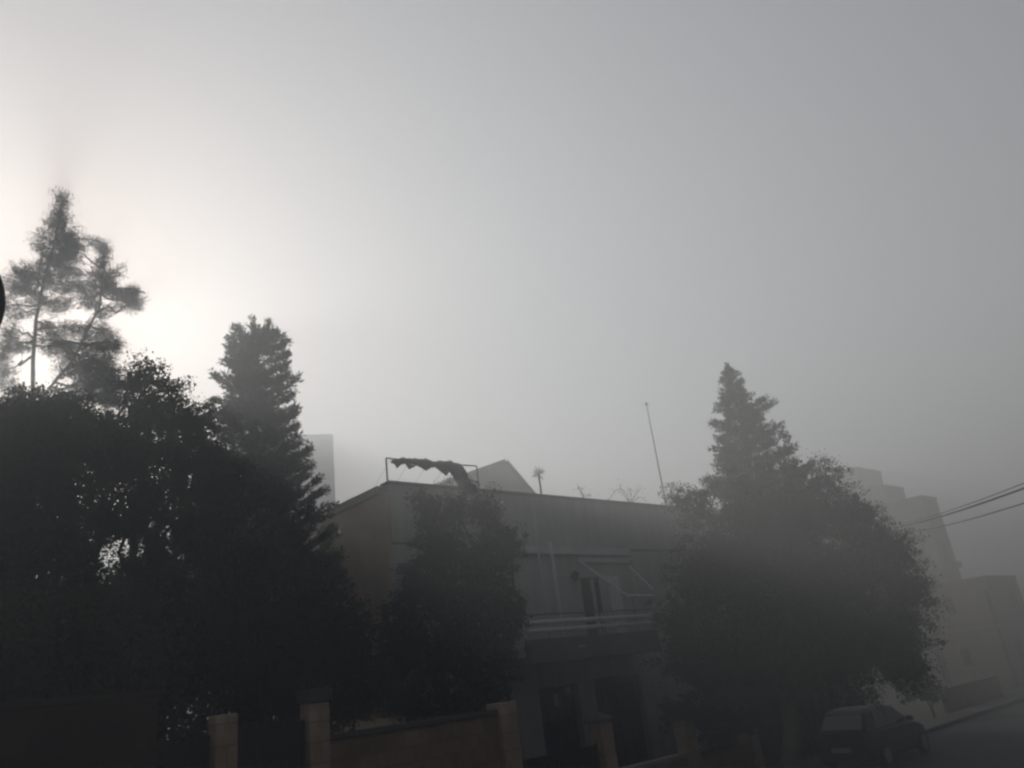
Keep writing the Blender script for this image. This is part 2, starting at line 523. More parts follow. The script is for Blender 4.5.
mt_, mz = onplane(663.5, 492, -.6)
b_ = W(mt_, -.6); top = np.array([*b_[:2], onplane(645.5, 404, -.6)[1]])
mast = thing('antenna_mast', 'tall thin antenna mast with a small tip on the flat roof', 'antenna', (b_[0], b_[1], 8.1))
MB().tube([[b_[0], b_[1], 8.1], [b_[0], b_[1], 9.9], top], [.028, .026, .016], 6).build('pole', M['galv'], mast)
MB().tube([top + [0, 0, -.03], top + [0, 0, .02], top + [0, 0, .09]], [.03, .05, .02], 8).build('tip', M['galv'], mast)
MB().tube([top + [-.12, 0, -.02], top + [.12, 0, -.02]], .012, 5).build('element', M['galv'], mast)


def leaf_quads(cent, size, rng, elong=1.7, dirs=None, spread=1.0):
    """leaf-shaped quads (diamonds) at the centres, random orientation or along dirs"""
    n = len(cent)
    d = rng.normal(size=(n, 3)) if dirs is None else dirs + rng.normal(size=(n, 3)) * spread
    d /= np.linalg.norm(d, axis=1, keepdims=True) + 1e-9
    q = rng.normal(size=(n, 3))
    s = np.cross(d, q)
    s /= np.linalg.norm(s, axis=1, keepdims=True) + 1e-9
    L = (size * rng.uniform(.6, 1.3, n))[:, None]
    v = np.empty((n, 4, 3))
    v[:, 0] = cent - d * L * .5
    v[:, 1] = cent + s * L * .5 / elong
    v[:, 2] = cent + d * L * .5
    v[:, 3] = cent - s * L * .5 / elong
    return v.reshape(-1, 3)


def leaf_obj(name, v, m, parent):
    v = v - np.array(world_loc(parent)) if parent is not None else v
    n = len(v) // 4
    me = bpy.data.meshes.new(name)
    me.vertices.add(len(v)); me.vertices.foreach_set('co', v.astype(np.float32).ravel())
    me.loops.add(len(v)); me.loops.foreach_set('vertex_index', np.arange(len(v), dtype=np.int32))
    me.polygons.add(n); me.polygons.foreach_set('loop_start', np.arange(n, dtype=np.int32) * 4)
    me.materials.append(m)
    me.update(calc_edges=True)
    o = bpy.data.objects.new(name, me)
    C.objects.link(o)
    o.parent = parent
    return o


def wob(a, b, k, amp, rng):
    a, b = np.array(a, float), np.array(b, float)
    L = np.linalg.norm(b - a)
    out = []
    for j in range(k + 1):
        p = a + (b - a) * j / k
        if 0 < j < k:
            p = p + rng.normal(size=3) * amp * L
        out.append(p)
    return out


def broad_tree(name, label, cat, base, blobs, leaf, size, dens, m, trunk_r, rng, group=None, fork=0.35, bark='bark', clump=0.42, limbs=True, lean=None):
    """blobs: (x, y, rx, ry, Y): crown masses as surveyed in the photo; each becomes an ellipsoid of leaf clumps at its own distance"""
    t = thing(name, label, cat, base, group)
    base = np.array(base, float)
    V = []
    tw = MB()
    cs = []
    for (x, y, rx, ry, Y, *den_) in blobs:
        c = at(x, y, Y)
        dist = np.linalg.norm(c - EYE)
        k = dist / FPX / 1.05
        cs.append((c, rx * k, ry * k, den_[0] if den_ else 1.0))
    hi = np.mean([c[0] for c in cs], axis=0)
    low = min(c[0][2] - c[2] for c in cs)
    fork_p = base + (hi - base) * fork
    if lean is not None:
        fork_p = np.array(lean, float)
    trunk_pts = wob(base - [0, 0, .15], fork_p, 4, .03, rng)
    tw.tube(trunk_pts, list(np.linspace(trunk_r * 1.25, trunk_r * .8, 5)), 9)
    for (c, rx, rz, dn) in cs:
        rr = np.array([rx, rx * .85, rz])
        if limbs:
            e = c + rng.normal(size=3) * .1
            tw.tube(wob(fork_p, e, 5, .05, rng), list(np.linspace(trunk_r * .6, .025, 6)), 6)
        area = math.pi * rx * rz
        # leaf clumps: dense large-leaved heart, loose small-leaved rim
        for part, cov, sz, lo, hi_ in (('heart', 2.3 * dens * dn ** 2, size * 2.0, 0, .66), ('rim', 2.3 * dens * dn, size, .5, 1.0)):
            n_leaf = int(cov * area / (sz * sz / 3.4))
            per = 26 if part == 'heart' else 60
            k = max(5, n_leaf // per)
            u = rng.normal(size=(k, 3)); u /= np.linalg.norm(u, axis=1, keepdims=True)
            rad_ = lo + (hi_ - lo) * rng.random(k) ** .6
            sub = c + u * rad_[:, None] * rr * (1 + .2 * np.sin(u[:, :1] * 5 + c[0] * 9) * np.cos(u[:, 2:] * 4.5 + c[2] * 5))
            if part == 'rim':
                far_ = rng.random(k) < .2
                sub[far_] = c + (sub[far_] - c) * rng.uniform(1.05, 1.32, (far_.sum(), 1))
            cr = np.repeat(clump * rng.uniform(.3, 1.0, k) * (.8 if part == 'rim' else 1), per)[:, None]
            p = np.repeat(sub, per, axis=0) + rng.normal(size=(k * per, 3)) * cr * np.array([.5, .5, .36])
            V.append(leaf_quads(p, sz, rng))
            if limbs and part == 'rim':
                for sc_ in sub[::max(1, k // 14)]:
                    tw.tube(wob(c + (sc_ - c) * .15, sc_, 3, .08, rng), [.02, .014, .009, .005], 4)
    tw.build('trunk', M[bark], t, smooth=True)
    leaf_obj('crown', np.concatenate(V), m, t)
    return t


def roof_twigs(label, base_px, sprays, n, leafy, group=None, name='roof_plant', leaf_size=.09):
    b = on_roof(base_px[0], base_px[1], n)
    b[2] = HT + .07 if n > -.3 else 8.1
    t = thing(name, label, 'plant', b, group)
    tw = MB(); V = []
    for s in sprays:
        pts = [b] + [on_roof(x, y, n + random.uniform(-.15, .15)) for x, y in s]
        tw.tube(pts, list(np.linspace(.014, .006, len(pts))), 5)
        for p in pts[1:]:
            if leafy:
                k = leafy
                V.append(leaf_quads(p + RNG.normal(size=(k, 3)) * .1, leaf_size, RNG))
    tw.build('stem', M['bark'], t)
    if V:
        leaf_obj('foliage', np.concatenate(V), M['leaf2'], t)
    return t


# spiky yucca on the roof
yb = on_roof(541.5, 497, -.15); yb[2] = HT + .07
yh = on_roof(538.5, 474, -.15)
yu = thing('yucca_plant', 'small spiky yucca plant standing on the roof edge right of the gable', 'plant', yb)
MB().tube([yb, (yb + yh) / 2 + [.01, 0, 0], yh], [.035, .03, .03], 7).build('stem', M['bark'], yu)
V = []
for j in range(46):
    d = RNG.normal(size=3); d[2] = d[2] * .9 + .12; d /= np.linalg.norm(d)
    L = RNG.uniform(.2, .36)
    V.append(leaf_quads((yh + d * L * .5)[None], np.array(L), RNG, 11, d[None] * 50, .02))
leaf_obj('leaf_rosette', np.concatenate(V), M['leaf2'], yu)
roof_twigs('bare forked twig growing on the roof edge right of the yucca', (584, 499),
           [[(583, 494), (579, 489), (577, 484)], [(583, 494), (587, 496), (591, 495)], [(580, 490), (582, 487)]], -.1, 5, leaf_size=.06)
roof_twigs('arching thin stemmed plant on the roof edge left of the antenna mast', (630, 505),
           [[(627, 495), (621, 488), (615, 491), (609, 500)], [(631, 495), (630, 488), (633, 492)], [(640, 497), (647, 501)], [(636, 494), (641, 488)], [(620, 489), (621, 483)]], -.1, 7, leaf_size=.06)
roof_twigs('leafy plant at the foot of the antenna mast on the roof edge', (672, 508),
           [[(669, 498), (665, 488)], [(672, 495), (671, 484)], [(676, 500), (680, 490)], [(682, 500), (688, 494)], [(666, 500), (662, 494)], [(674, 490), (672, 487)]], -.1, 26)
roof_twigs('small weed tuft on the roof edge under the hanging netting', (452, 489),
           [[(450, 484), (447, 479)], [(446, 485), (440, 483)], [(453, 482), (455, 476)], [(442, 486), (435, 486)], [(449, 482), (451, 474)]], -.05, 14, leaf_size=.06)

# ------------------------------------------------------------------ garden front: pillars, wall, gates
def pillar(px, ytop, w, label, cap, capz=.2):
    t, z = onplane(px, ytop, 4.2)
    o = thing('gate_pillar', label, 'pillar', W(t, 4.0, G(t)), 'stone pillars along the garden front')
    MB().box(t - w / 2, t + w / 2, 4.0 - w / 2, 4.0 + w / 2, G(t) - .4, z, fr).build('shaft', M['pillar'], o, 0.02)
    if cap == 'pyramid':
        m_ = MB()
        h = w / 2 + .06
        q = [W(t - h, 4 - h, z + .07), W(t + h, 4 - h, z + .07), W(t + h, 4 + h, z + .07), W(t - h, 4 + h, z + .07)]
        m_.box(t - h, t + h, 4 - h, 4 + h, z + .002, z + .07, fr)
        i = len(m_.v)
        m_.v += [tuple(p) for p in q] + [tuple(W(t, 4, z + capz + .07))]
        m_.f += [(i, i + 1, i + 4), (i + 1, i + 2, i + 4), (i + 2, i + 3, i + 4), (i + 3, i, i + 4)]
        m_.build('cap', M['cap'], o)
    elif cap == 'flat':
        h = w / 2 + .05
        MB().box(t - h, t + h, 4 - h, 4 + h, z + .002, z + capz, fr).build('cap', M['cap'], o, 0.03)
    return t, z


tp1, zp1 = pillar(228, 714, .36, 'leftmost pale stone pillar under the dark trees, flat topped without a cap', None)
tp2, zp2 = pillar(320, 702, .38, 'pale stone pillar with a dark flat cap at the left end of the block wall', 'flat', .22)
tp3, zp3 = pillar(507, 702, .46, 'broad stone pillar at the right end of the block wall, under the bush', None)
tp4, zp4 = pillar(606, 722, .40, 'stone pillar with pyramid cap in front of the two dark garage doors', 'pyramid', .16)
tp5, zp5 = pillar(689, 719, .40, 'stone pillar standing left of the slanting tree trunk', 'flat', .06)
tp6, zp6 = pillar(748, 706, .42, 'rightmost stone pillar under the large round tree', None)

gw = thing('garden_wall', 'brown coursed block wall between two stone pillars in the foreground', 'wall', W((tp2 + tp3) / 2, 4, G(-2)))
MB().box(tp2 + .19, tp3 - .23, 3.9, 4.1, .2, 2.58, fr).build('masonry', M['stone'], gw, 0.015)
MB().box(tp2 + .19, tp3 - .23, 3.86, 4.15, 2.583, 2.68, fr).build('coping', M['cap'], gw, 0.015)
gw = thing('low_wall', 'low rendered wall with pale coping between the capped pillar and the next', 'wall', W((tp4 + tp5) / 2, 4, G(4)))
MB().box(tp4 + .2, tp5 - .2, 3.92, 4.08, -.4, .93, fr).build('masonry', M['stone'], gw, 0.01)
MB().box(tp4 + .2, tp5 - .2, 3.88, 4.12, .932, 1.03, fr).build('coping', M['ledge'], gw, 0.01)
gw = thing('low_wall', 'low wall with coping under the large round tree', 'wall', W((tp5 + tp6) / 2, 4, G(7)))
MB().box(tp5 + .2, tp6 - .21, 3.92, 4.08, -.4, .8, fr).build('masonry', M['stone'], gw, 0.01)
MB().box(tp5 + .2, tp6 - .21, 3.88, 4.12, .802, .88, fr).build('coping', M['cap'], gw, 0.01)
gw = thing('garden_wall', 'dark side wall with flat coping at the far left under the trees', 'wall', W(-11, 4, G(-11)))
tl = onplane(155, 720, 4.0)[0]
MB().box(-16, tl, 3.9, 4.1, .6, 3.6, fr).build('masonry', M['stone_shaded'], gw, 0.01)
MB().box(-16, tl + .04, 3.86, 4.14, 3.602, 3.7, fr).build('coping', M['stone_shaded'], gw, 0.01)


def gate(t0, t1, z0, z1, label, name='metal_gate'):
    o = thing(name, label, 'gate', W((t0 + t1) / 2, 4, z0))
    k = 2 if t1 - t0 > 1.3 else 1
    for j in range(k):
        a = t0 + (t1 - t0) * j / k + .02; b = t0 + (t1 - t0) * (j + 1) / k - .02
        lf = MB().box(a, b, 3.985, 4.005, z0 + .05, z1, fr).build('sheet_panel', M['iron'], o)
        fm = MB()
        for c, d in ((a, a + .05), (b - .05, b)):
            fm.box(c, d, 4.006, 4.045, z0 + .05, z1 + .03, fr)
        for z in (z0 + .08, (z0 + z1) / 2, z1 - .05):
            fm.box(a + .05, b - .05, 4.006, 4.04, z, z + .05, fr)
        fm.build('gate_frame', M['darkgreen'], o)
        bars = MB()
        q = 7
        for i in range(q):
            s = a + .05 + (b - a - .1) * (i + .5) / q
            bars.box(s - .008, s + .008, 4.046, 4.06, z0 + .1, z1 + .02, fr)
        bars.build('bars', M['iron'], o)
    MB().box((t0 + t1) / 2 - .1, (t0 + t1) / 2 - .06, 4.061, 4.1, z0 + 1.0, z0 + 1.15, fr).build('handle', M['galv'], o)
    return o


gate(tp1 + .2, tp2 - .2, G(tp1) - .1, 2.95, 'dark sheet metal gate between the two pale pillars at left')
gate(tl + .06, tp1 - .2, G(tp1) + .0, 2.9, 'dark metal gate left of the leftmost pale pillar')
gate(tp3 + .24, tp4 - .21, G(2) - .1, 1.62, 'dark low driveway gate in front of the house door with paper notices')

# ------------------------------------------------------------------ houses beyond
def block(name, label, corner, wlen, dlen, z1, m, holes=(), z0=-.5, front_holes=(), extra=None, cat='house', group=None):
    """corner = street corner seen from here; the end wall runs back (-n), the front runs along +t"""
    t0, n0 = TN(corner)
    o = thing(name, label, cat, (corner[0], corner[1], G(t0)), group)
    fe = lambda s, n, z: W(t0 - n, n0 - wlen + s, z)       # end wall, outwards -t
    ff = lambda s, n, z: W(t0 + s, n0 + n, z)              # front, outwards +n
    mb = MB()
    wall_face(mb, fe, 0, wlen, z0, z1, list(holes), .3)
    wall_face(mb, ff, 0, dlen, z0, z1, list(front_holes), .3)
    mb.quad(ff(dlen, 0, z0), ff(dlen, -wlen, z0), ff(dlen, -wlen, z1), ff(dlen, 0, z1))
    mb.quad(ff(dlen, -wlen, z0), ff(0, -wlen, z0), ff(0, -wlen, z1), ff(dlen, -wlen, z1))
    mb.build('wall', m, o)
    MB().box(0.02, dlen - .02, -wlen + .02, -.02, z1 - .4, z1 - .3, ff).build('roof', M['cap'], o)
    cp = MB()
    cp.box(-.06, .2, -wlen - .05, .06, z1, z1 + .12, ff)
    cp.box(.2, dlen + .05, -.2, .06, z1, z1 + .12, ff)
    cp.build('parapet_coping', M['far'], o)
    for F_, hs in ((fe, holes), (ff, front_holes)):
        for a, b, c, d in hs:
            door = c < 1.0
            w = MB().box(a + .01, b - .01, -.27, -.22, c + .01, d - .01, F_).build('door' if door else 'window', M['darkpaint'], o)
            if not door:
                MB().box(a + .1, (a + b) / 2 - .04, -.219, -.2, c + .1, d - .1, F_).build('pane', M['glass'], w)
                MB().box((a + b) / 2 + .04, b - .1, -.219, -.2, c + .1, d - .1, F_).build('pane', M['glass'], w)
                MB().box(a - .08, b + .08, 0.002, .1, c - .1, c - .002, F_).build('sill', M['ledge'], w)
            else:
                MB().box(b - .2, b - .15, -.219, -.17, c + 1.0, c + 1.15, F_).build('handle', M['iron'], w)
    return o, fe, ff


# brown low house at the right
LC = at(985, 578, 43)


def on_end(x, y, corner, wlen):
    """(s, z) on an end wall seen at pixel x, y"""
    d = ray(x, y); t0, n0 = TN(corner)
    num = (corner[0] - EYE[0]) * DX + (corner[1] - EYE[1]) * DY
    p = EYE + d * (num / (d[0] * DX + d[1] * DY))
    return TN(p)[1] - (n0 - wlen), p[2]


da, db = on_end(942, 680, LC, 8.0)[0], on_end(951, 680, LC, 8.0)[0]
wa, wb = on_end(961, 655, LC, 8.0)[0], on_end(970, 655, LC, 8.0)[0]
ua, ub = on_end(944, 605, LC, 8.0)[0], on_end(954, 605, LC, 8.0)[0]
wz0, wz1 = on_end(965, 666, LC, 8.0)[1], on_end(965, 648, LC, 8.0)[1]
uz0, uz1 = on_end(949, 616, LC, 8.0)[1], on_end(949, 596, LC, 8.0)[1]
dz1 = on_end(946, 648, LC, 8.0)[1]
lo, fe, ff = block('brown_house', 'low brown stone house with a dark doorway at the right edge beyond the street', LC, 8.0, 5.0, LC[2], M['far2'],
                   holes=[(da, db, -.05, dz1), (wa, wb, max(1.02, wz0), wz1), (ua, ub, uz0, uz1)],
                   front_holes=[(1.2, 2.2, -.05, 2.2), (3.0, 3.9, 3.6, 4.8)])
MB().box(0, 8.0, .002, .14, (dz1 + uz0) / 2 - .1, (dz1 + uz0) / 2 + .1, fe).build('string_course', M['far'], lo)
MB().tube([fe(7.85, .08, 0), fe(7.85, .08, LC[2] - .6)], .07, 8).build('drainpipe', M['iron'], lo)
# canopy step between the tall and low houses
TC = at(921, 497, 52)
ta, fe2, ff2 = block('apartment_house', 'tall pale apartment house with a sheer end wall rising behind the brown house', TC, 4.2, 2.6, TC[2], M['far'],
                     holes=[(1.0, 1.9, 3.9, 5.2), (1.0, 1.9, 7.0, 8.3), (2.6, 3.4, 7.0, 8.3)], front_holes=[(.8, 1.7, 7.0, 8.3)])
q0 = at(955, 563, 50)
tq, nq = TN(q0)
MB().box(tq - .6, tq + 1.1, nq - 2.5, nq, q0[2] - .25, q0[2] + .1, fr).build('side_canopy', M['far'], ta)
T2 = at(884, 486, 58)
block('stair_tower', 'pale block with a sloping top rising left of the tall apartment house', T2, 5.5, 3.5, T2[2], M['far'], holes=[(2.0, 3.0, 8.0, 9.4)], cat='building')
T3 = at(856, 468, 68)
block('far_block', 'faint square block just showing above the large round tree', T3, 6.5, 5, T3[2], M['far3'], holes=[(2.0, 3.2, 11.0, 12.5)], cat='building')
# low roadside wall before the brown house
wq = thing('roadside_wall', 'low dark rubble wall along the road before the brown house', 'wall', W(28, 3.2, 0))
MB().box(24.5, 31, 3.0, 3.25, -.4, .75, fr).build('masonry', M['stone'], wq, .02)
MB().box(24.5, 31, 2.96, 3.29, .752, .84, fr).build('coping', M['cap'], wq, .02)

# apartment tower behind the upright conifer, left
LB = at(333, 434, 68)
a_, b_ = TN(LB)
tw_ = thing('tower_block', 'tall grey tower block in the fog behind the tall conifer', 'building', (LB[0], LB[1], 0))
f3 = frame((LB[0], LB[1]), math.radians(20))
m_ = MB()
hs = [(-7.6 + 2.6 * i, -6.2 + 2.6 * i, 3.2 * j + 1.2, 3.2 * j + 2.6) for i in range(2) for j in range(1, 8)]
wall_face(m_, f3, -9, 0, -.5, LB[2], hs, .25)
m_.quad(f3(0, 0, -.5), f3(0, -9, -.5), f3(0, -9, LB[2]), f3(0, 0, LB[2]))
m_.quad(f3(-9, -9, -.5), f3(-9, 0, -.5), f3(-9, 0, LB[2]), f3(-9, -9, LB[2]))
m_.quad(f3(0, -9, -.5), f3(-9, -9, -.5), f3(-9, -9, LB[2]), f3(0, -9, LB[2]))
m_.build('wall', M['far3'], tw_)
MB().box(-9, 0, -9, 0, LB[2] - .3, LB[2] - .1, lambda s, n, z: f3(s * .99 - .04, n * .99 - .04, z)).build('roof', M['cap'], tw_)
for a, b, c, d in hs:
    w = MB().box(a + .01, b - .01, -.22, -.18, c + .01, d - .01, f3).build('window', M['glass'], tw_)
    MB().box((a + b) / 2 - .03, (a + b) / 2 + .03, -.178, -.13, c + .02, d - .02, f3).build('frame', M['offwhite'], w)

# gabled house behind the roof
GY = 37.0
gh = thing('gabled_house', 'grey gabled house front standing behind the flat roofed house', 'house', (*at(500, 480, GY)[:2], 0))
poly = [at(430, 489, GY + 1.5), at(505, 462.5, GY), at(534, 497, GY - .6)]
base = [np.array([poly[2][0], poly[2][1], -.5]), np.array([poly[0][0], poly[0][1], -.5])]
dv = np.array([-1.8, 6.5, 0])
m_ = MB(); m_.prism([poly[0], poly[1], poly[2], base[0], base[1]], dv); m_.build('wall', M['far3'], gh)
for a, b in ((0, 1), (1, 2)):
    m_ = MB()
    u = poly[b] - poly[a]; up = np.array([0, 0, .14])
    nrm = np.cross(u, dv); nrm /= np.linalg.norm(nrm)
    if nrm[2] < 0: nrm = -nrm
    p0, p1 = poly[a] + nrm * .01, poly[b] + nrm * .01
    e = -dv / np.linalg.norm(dv) * .2
    m_.prism([p0 + e, p1 + e, p1 + e + nrm * .12, p0 + e + nrm * .12], dv * 1.06)
    m_.build('roof', M['tile'], gh)

# ------------------------------------------------------------------ overhead cables
def cable(px, label, r):
    a = at(px[0][0], px[0][1], 16.5); b = at(px[1][0], px[1][1], px[1][2])
    a2 = a + (a - b) / np.linalg.norm(a - b) * 9
    pts = []
    for j in range(15):
        f_ = j / 14
        p = a2 * (1 - f_) + b * f_
        pts.append(p - np.array([0, 0, .35 * 4 * f_ * (1 - f_) - .2]))
    o = MB().tube(pts, r, 6).build('overhead_cable', M['black'])
    tag(o, label, 'cable', 'overhead cables at the right')


TW = 50.5
cable(((1024, 482), (872, 531, TW)), 'uppermost of the thin overhead cables crossing the fog at the right edge', .011)
cable(((1024, 487), (872, 532.5, TW)), 'thickest overhead cable, just below the uppermost one at the right edge', .023)
cable(((1024, 502), (884, 536, TW)), 'lowest overhead cable, hanging apart below the close pair at the right edge', .014)

# ------------------------------------------------------------------ trees
def brush_conifer(name, label, base, apex, prof, m, rng, nb=150, upsweep=.35, droop=0.0, trunk_r=.2, jag=.25, nlen=.13, brush=.11, dens=110, side=.42, bias=None, bark='bark', whorl=0):
    """conifer: straight trunk, curved branches in all directions, each with side shoots, all clothed in needles; prof: (height fraction, half width)"""
    base = np.array(base, float); apex = np.array(apex, float)
    t = thing(name, label, 'tree', base)
    H = apex - base
    tb = MB()
    tb.tube([base - [0, 0, .2]] + [base + H * q + (rng.normal(size=3) * .03 if 0 < q < 1 else 0) for q in (.2, .4, .6, .8, 1.0)],
            list(np.array([1.2, 1, .8, .6, .35, .1]) * trunk_r), 9)
    hs = [p[0] for p in prof]; ws = [p[1] for p in prof]
    V = []

    def clothe(pts, dmul=1.0, r=1.0):
        pts = np.array(pts)
        seg = np.linalg.norm(pts[1:] - pts[:-1], axis=1)
        n = max(4, int(seg.sum() * dens * dmul))
        s_ = rng.random(n) * (len(pts) - 1)
        i0 = np.minimum(s_.astype(int), len(pts) - 2); q = (s_ - i0)[:, None]
        pp = pts[i0] * (1 - q) + pts[i0 + 1] * q
        tan = pts[i0 + 1] - pts[i0]; tan /= np.linalg.norm(tan, axis=1, keepdims=True) + 1e-9
        o_ = rng.normal(size=(n, 3)); o_ -= tan * (o_ * tan).sum(1, keepdims=True)
        o_ /= np.linalg.norm(o_, axis=1, keepdims=True) + 1e-9
        d_ = tan * .75 + o_ + np.array([0, 0, .2])
        V.append(leaf_quads(pp + o_ * brush * .5 * r, nlen, rng, 5.0, d_ * 4, .5))

    clothe([base + H * .9, base + H * .97, base + H * 1.012], 3.0 if upsweep > .4 else 1.5, 1.6 if upsweep > .4 else .6)
    for j in range(nb):
        f_ = hs[0] + (1 - hs[0]) * (j + rng.random()) / nb
        if whorl:
            f_ = round(f_ * whorl) / whorl + rng.normal() * .006
        f_ = min(max(f_, hs[0]), .985)
        w = np.interp(f_, hs, ws) * (1 + jag * rng.uniform(-1, .45))
        az = j * 2.39996 + rng.normal() * .3
        out = np.array([math.cos(az), math.sin(az), 0])
        if bias is not None:
            w *= 1 + bias * out[0]
        w = max(w, .12)
        p0 = base + H * f_
        k = 6
        cv = rng.normal() * .12
        sd = np.array([-out[1], out[0], 0])
        pts = [p0 + out * w * s + sd * cv * w * s * s + np.array([0, 0, w * (upsweep * s ** 1.8 - droop * s * (1 - .5 * s))]) for s in np.linspace(0, 1, k + 1)]
        tb.tube(pts, list(np.linspace(.014 + .014 * w, .005, k + 1)), 4)
        clothe(pts[1:], 1.1)
        ns = int(3 + w * 5)
        for q in range(ns):
            s = rng.uniform(.22, .97)
            i = min(int(s * k), k - 1); fr_ = s * k - i
            a = pts[i] * (1 - fr_) + pts[i + 1] * fr_
            L = side * w * (1.1 - s * .75) * rng.uniform(.6, 1.2) + .08
            dd = out * rng.uniform(.5, 1.0) + sd * rng.choice([-1, 1]) * rng.uniform(.4, 1.0) + np.array([0, 0, rng.uniform(.05, .55) * (1 if upsweep > .3 else .3)])
            dd /= np.linalg.norm(dd)
            e = a + dd * L + np.array([0, 0, upsweep * L * .35])
            clothe([a, (a + e) / 2 - np.array([0, 0, .02]), e])
    tb.build('trunk', M[bark], t, smooth=True)
    leaf_obj('crown', np.concatenate(V), m, t)
    return t


rg = np.random.default_rng(11)

# upright dense conifer left of the house
ax = at(256, 330, 20.2)
bx_ = np.array([ax[0] + .02, ax[1], G(TN(ax)[0])])
HH = ax[2] - bx_[2]
def fz(y, x=258):   # height fraction of a pixel row on that trunk
    return (at(x, y, 20.2)[2] - bx_[2]) / HH
mpp = np.linalg.norm(at(256, 420, 20.2) - EYE) / FPX
prof = [(fz(690), 2.3), (fz(600), 2.35), (fz(540), 1.9), (fz(480), 1.48), (fz(430), 1.22), (fz(390), 1.12), (fz(360), .92), (fz(345), .82), (fz(335), .62), (1.0, .4)]
brush_conifer('upright_conifer', 'dense upright conifer with upswept brush like branches left of the house', bx_, ax, prof, M['needle2'], rg,
              nb=210, upsweep=.5, trunk_r=.19, jag=.17, droop=.12, nlen=.15, brush=.13, dens=105, side=.5)

# ragged spruce behind the round tree
ax = at(727.5, 366, 26.5)
bx_ = np.array([ax[0], ax[1], G(TN(ax)[0])]); HH = ax[2] - bx_[2]
def fz2(y, x=738): return (at(x, y, 26.5)[2] - bx_[2]) / HH
prof = [(fz2(640), 2.2), (fz2(520), 1.9), (fz2(470), 1.5), (fz2(440), 1.15), (fz2(415), .95), (fz2(395), .62), (fz2(378), .34), (1, .1)]
brush_conifer('ragged_spruce', 'narrow ragged spruce rising above the round tree at right', bx_, ax, prof, M['needle2'], rg,
              nb=200, upsweep=.2, trunk_r=.15, jag=.55, droop=.05, nlen=.17, brush=.16, dens=85, side=.5, bias=.03)


def wispy_pine(name, label, base, trunks, clumps, m, rng, nlen=.27, bark='bark_pale', Y=24):
    """tall open pine: thin pale trunks, limbs and feathery needle tufts, sky showing between them"""
    t = thing(name, label, 'tree', base)
    tb = MB(); V = []
    tpts = []
    for tr in trunks:
        pts = [np.array(at(x, y, Yt)) for x, y, Yt in tr[0]]
        if tr[2]:
            pts = [np.array(base) - [0, 0, .2]] + pts
        tb.tube(pts, list(np.linspace(tr[1], .035, len(pts))), 8)
        for a, b in zip(pts[:-1], pts[1:]):
            for q in range(8):
                tpts.append(a + (b - a) * q / 8)
    tpts = np.array(tpts)
    for (x, y, rx, ry, den) in clumps:
        dY = rng.uniform(-1.2, 1.2)
        c = at(x, y, Y + dY)
        k = np.linalg.norm(c - EYE) / FPX
        rr = np.array([rx, max(rx, ry) * .8, ry]) * k * .92
        below = tpts[tpts[:, 2] < c[2] + .2]
        j = np.argmin(np.linalg.norm(below - c, axis=1) + np.maximum(0, c[2] - below[:, 2]) * .15)
        a = below[j]
        br = wob(a, c + np.array([0, 0, rr[2] * .2]), 4, .07, rng)
        tb.tube(br, list(np.linspace(.05, .018, 5)), 5)
        ns = int(den * (rx * ry) / 8.2) + 3
        u = rng.normal(size=(ns, 3)); u /= np.linalg.norm(u, axis=1, keepdims=True)
        sub = c + u * (rng.random(ns) ** .4)[:, None] * rr
        for s_ in sub:
            o_ = s_ - a; o_ /= np.linalg.norm(o_) + 1e-6
            if rng.random() < .5:
                tb.tube(wob(c, s_, 2, .1, rng), [.016, .011, .006], 4)
            nt_ = 40
            dr_ = o_ * .9 + np.array([0, 0, .25])
            p = s_ + rng.normal(size=(nt_, 3)) * np.array([.13, .13, .09]) + (rng.random((nt_, 1)) - .5) * dr_ * .35
            V.append(leaf_quads(p, nlen, rng, 13, np.tile(dr_, (nt_, 1)), .6))
    tb.build('trunk', M[bark], t, smooth=True)
    leaf_obj('crown', np.concatenate(V), m, t)
    return t


